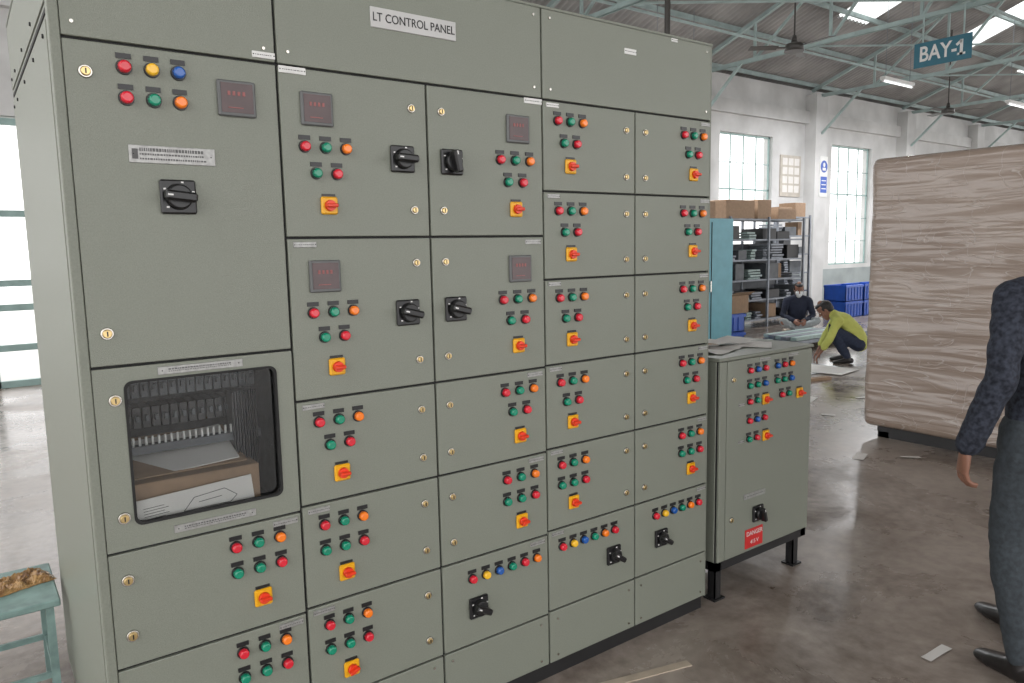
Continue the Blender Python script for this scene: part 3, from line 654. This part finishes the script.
    bm=bmesh.new(); ell(bm,(-.018,0,.030),(.096,.084,.093)); ell(bm,(-.045,0,-.01),(.062,.076,.07+hair_len)); ell(bm,(.03,0,.088),(.06,.06,.03))
    for s in (-1,1): ell(bm,(.012,s*.070,.02),(.02,.012,.03))
    remesh(bm,'hair',.006,hairm,root,Mh,smooth=1,wr=.003,wsc=60)
    if mask:
        bm=bmesh.new(); loft(bm,[V(.060,0,-.100),V(.066,0,-.07),V(.066,0,-.035),V(.058,0,-.008)],[.030,.046,.050,.034],[.040,.056,.062,.050],S,20); remesh(bm,'face_mask',.005,mask,root,Mh,smooth=2)
        b=MB('mask_straps',root)
        for s in (-1,1): b.cone(Mh@V(.06,s*.058,-.02),Mh@V(0,s*.082,.005),.002,.002,mask,6)
        b.done()
    return root
SKIN=pmat('skin_brown',(.25,.12,.08),.5,var=.08,vscale=25,bump=.05,bscale=200)
HAIR=pmat('hair_black',(.012,.010,.010),.5,var=.2,vscale=80,bump=.5,bscale=150)
SHIRTN=pmat('navy_pattern_shirt',(.006,.008,.016),.85,col2=(.035,.042,.062),vscale=60,detail=1,bump=.2,bscale=300)
SHIRTD=pmat('dark_navy_shirt',(.015,.02,.04),.85,var=.2)
SHIRTY=pmat('yellow_green_shirt',(.50,.52,.13),.85,var=.1)
JEAN=pmat('grey_jeans',(.038,.047,.055),.85,var=.25,vscale=60,bump=.2,bscale=400)
JEAND=pmat('dark_jeans',(.02,.028,.055),.85,var=.2,vscale=40)
PGREY=pmat('pale_trousers',(.33,.36,.37),.85,var=.1)
SHOEB=pmat('black_shoe',(.015,.013,.013),.35,var=.2)
MASKW=pmat('mask_cloth',(.75,.77,.78),.8,var=.03)
J=dict(pel=V(0,0,.93),wst=V(0,0,1.07),chs=V(.015,0,1.27),nkb=V(.01,0,1.44),hd=V(.045,-.01,1.60),
 shL=V(.01,.180,1.385),elL=V(-.05,.262,1.11),wrL=V(.03,.315,.845),shR=V(.01,-.175,1.385),elR=V(-.01,-.235,1.11),wrR=V(.10,-.24,.87),
 hipL=V(0,.095,.90),knL=V(.03,.125,.49),anL=V(-.08,.14,.09),toeL=V(.09,.155,.0),hipR=V(0,-.095,.90),knR=V(.16,-.11,.50),anR=V(.26,-.11,.09),toeR=V(.43,-.12,0.0),
 hdirL=V(.10,.02,-1),thumbL=V(1,-.25,0),hdirR=V(.12,0,-1),thumbR=V(1,.2,0))
person('walking_man',(3.118,-1.07,0),math.radians(60),J,SHIRTN,JEAN,SKIN,HAIR,SHOEB,handcurl=.55)
J=dict(pel=V(-.12,0,.26),wst=V(-.06,0,.40),chs=V(.09,0,.54),nkb=V(.20,0,.63),hd=V(.31,0,.70),
 shL=V(.16,.175,.57),elL=V(.26,.22,.33),wrL=V(.36,.14,.14),shR=V(.16,-.175,.57),elR=V(.28,-.21,.33),wrR=V(.38,-.08,.14),
 hipL=V(-.10,.10,.25),knL=V(.23,.17,.46),anL=V(.03,.15,.09),toeL=V(.19,.17,0),hipR=V(-.10,-.10,.25),knR=V(.25,-.17,.44),anR=V(.05,-.15,.09),toeR=V(.21,-.17,0),
 hdirL=V(.5,-.1,-.9),thumbL=V(0,-1,0),hdirR=V(.5,.1,-.9),thumbR=V(0,1,0))
person('crouching_worker',(9.50,3.24,0),math.radians(124),J,SHIRTY,JEAND,SKIN,HAIR,SHOEB,head_pitch=.7,sleeve=.6,fine=False)
J=dict(pel=V(0,0,.20),wst=V(.02,0,.34),chs=V(.07,0,.52),nkb=V(.11,0,.66),hd=V(.16,0,.80),
 shL=V(.09,.18,.60),elL=V(.14,.25,.35),wrL=V(.34,.10,.27),shR=V(.09,-.18,.60),elR=V(.14,-.25,.35),wrR=V(.34,-.10,.27),
 hipL=V(0,.10,.19),knL=V(.36,.28,.27),anL=V(.36,-.06,.12),toeL=V(.40,-.22,.05),hipR=V(0,-.10,.19),knR=V(.38,-.28,.25),anR=V(.26,.04,.10),toeR=V(.28,.22,.0),
 hdirL=V(.8,-.4,-.3),thumbL=V(0,-.4,1),hdirR=V(.8,.4,-.3),thumbR=V(0,.4,1))
person('seated_worker',(11.8,5.50,0.0),math.radians(222),J,SHIRTD,PGREY,SKIN,HAIR,SHOEB,mask=MASKW,head_pitch=.35,fine=False)
b=MB('low_wooden_block'); M=Matrix.Translation((11.8,5.50,0))@Matrix.Rotation(math.radians(222),4,'Z'); b.box(-.18,.12,-.2,.2,0,.08,WOOD,bev=.004,M=M); b.done()
# ================================================================= LIGHT
w=bpy.data.worlds.new('World'); scn.world=w; w.use_nodes=True; bg=w.node_tree.nodes['Background']; bg.inputs[0].default_value=(.99,.98,.98,1); bg.inputs[1].default_value=2.4
# ================================================================= CAMERA
f=745.8; yaw,pit,rol=[math.radians(a) for a in (53.495,7.069,-1.123)]
fw=Vector((math.cos(yaw)*math.cos(pit),math.sin(yaw)*math.cos(pit),-math.sin(pit))); rt=Vector((math.sin(yaw),-math.cos(yaw),0)); up=rt.cross(fw)
r2=rt*math.cos(rol)+up*math.sin(rol); u2=-rt*math.sin(rol)+up*math.cos(rol)
cd=bpy.data.cameras.new('camera'); cd.sensor_width=36; cd.lens=f/1024*36; cd.clip_end=200
co=link(bpy.data.objects.new('camera',cd)); R=Matrix((r2,u2,-fw)).transposed().to_4x4(); co.matrix_world=Matrix.Translation((0,-2.019,1.59))@R
scn.camera=co
scn.view_settings.view_transform='Standard'
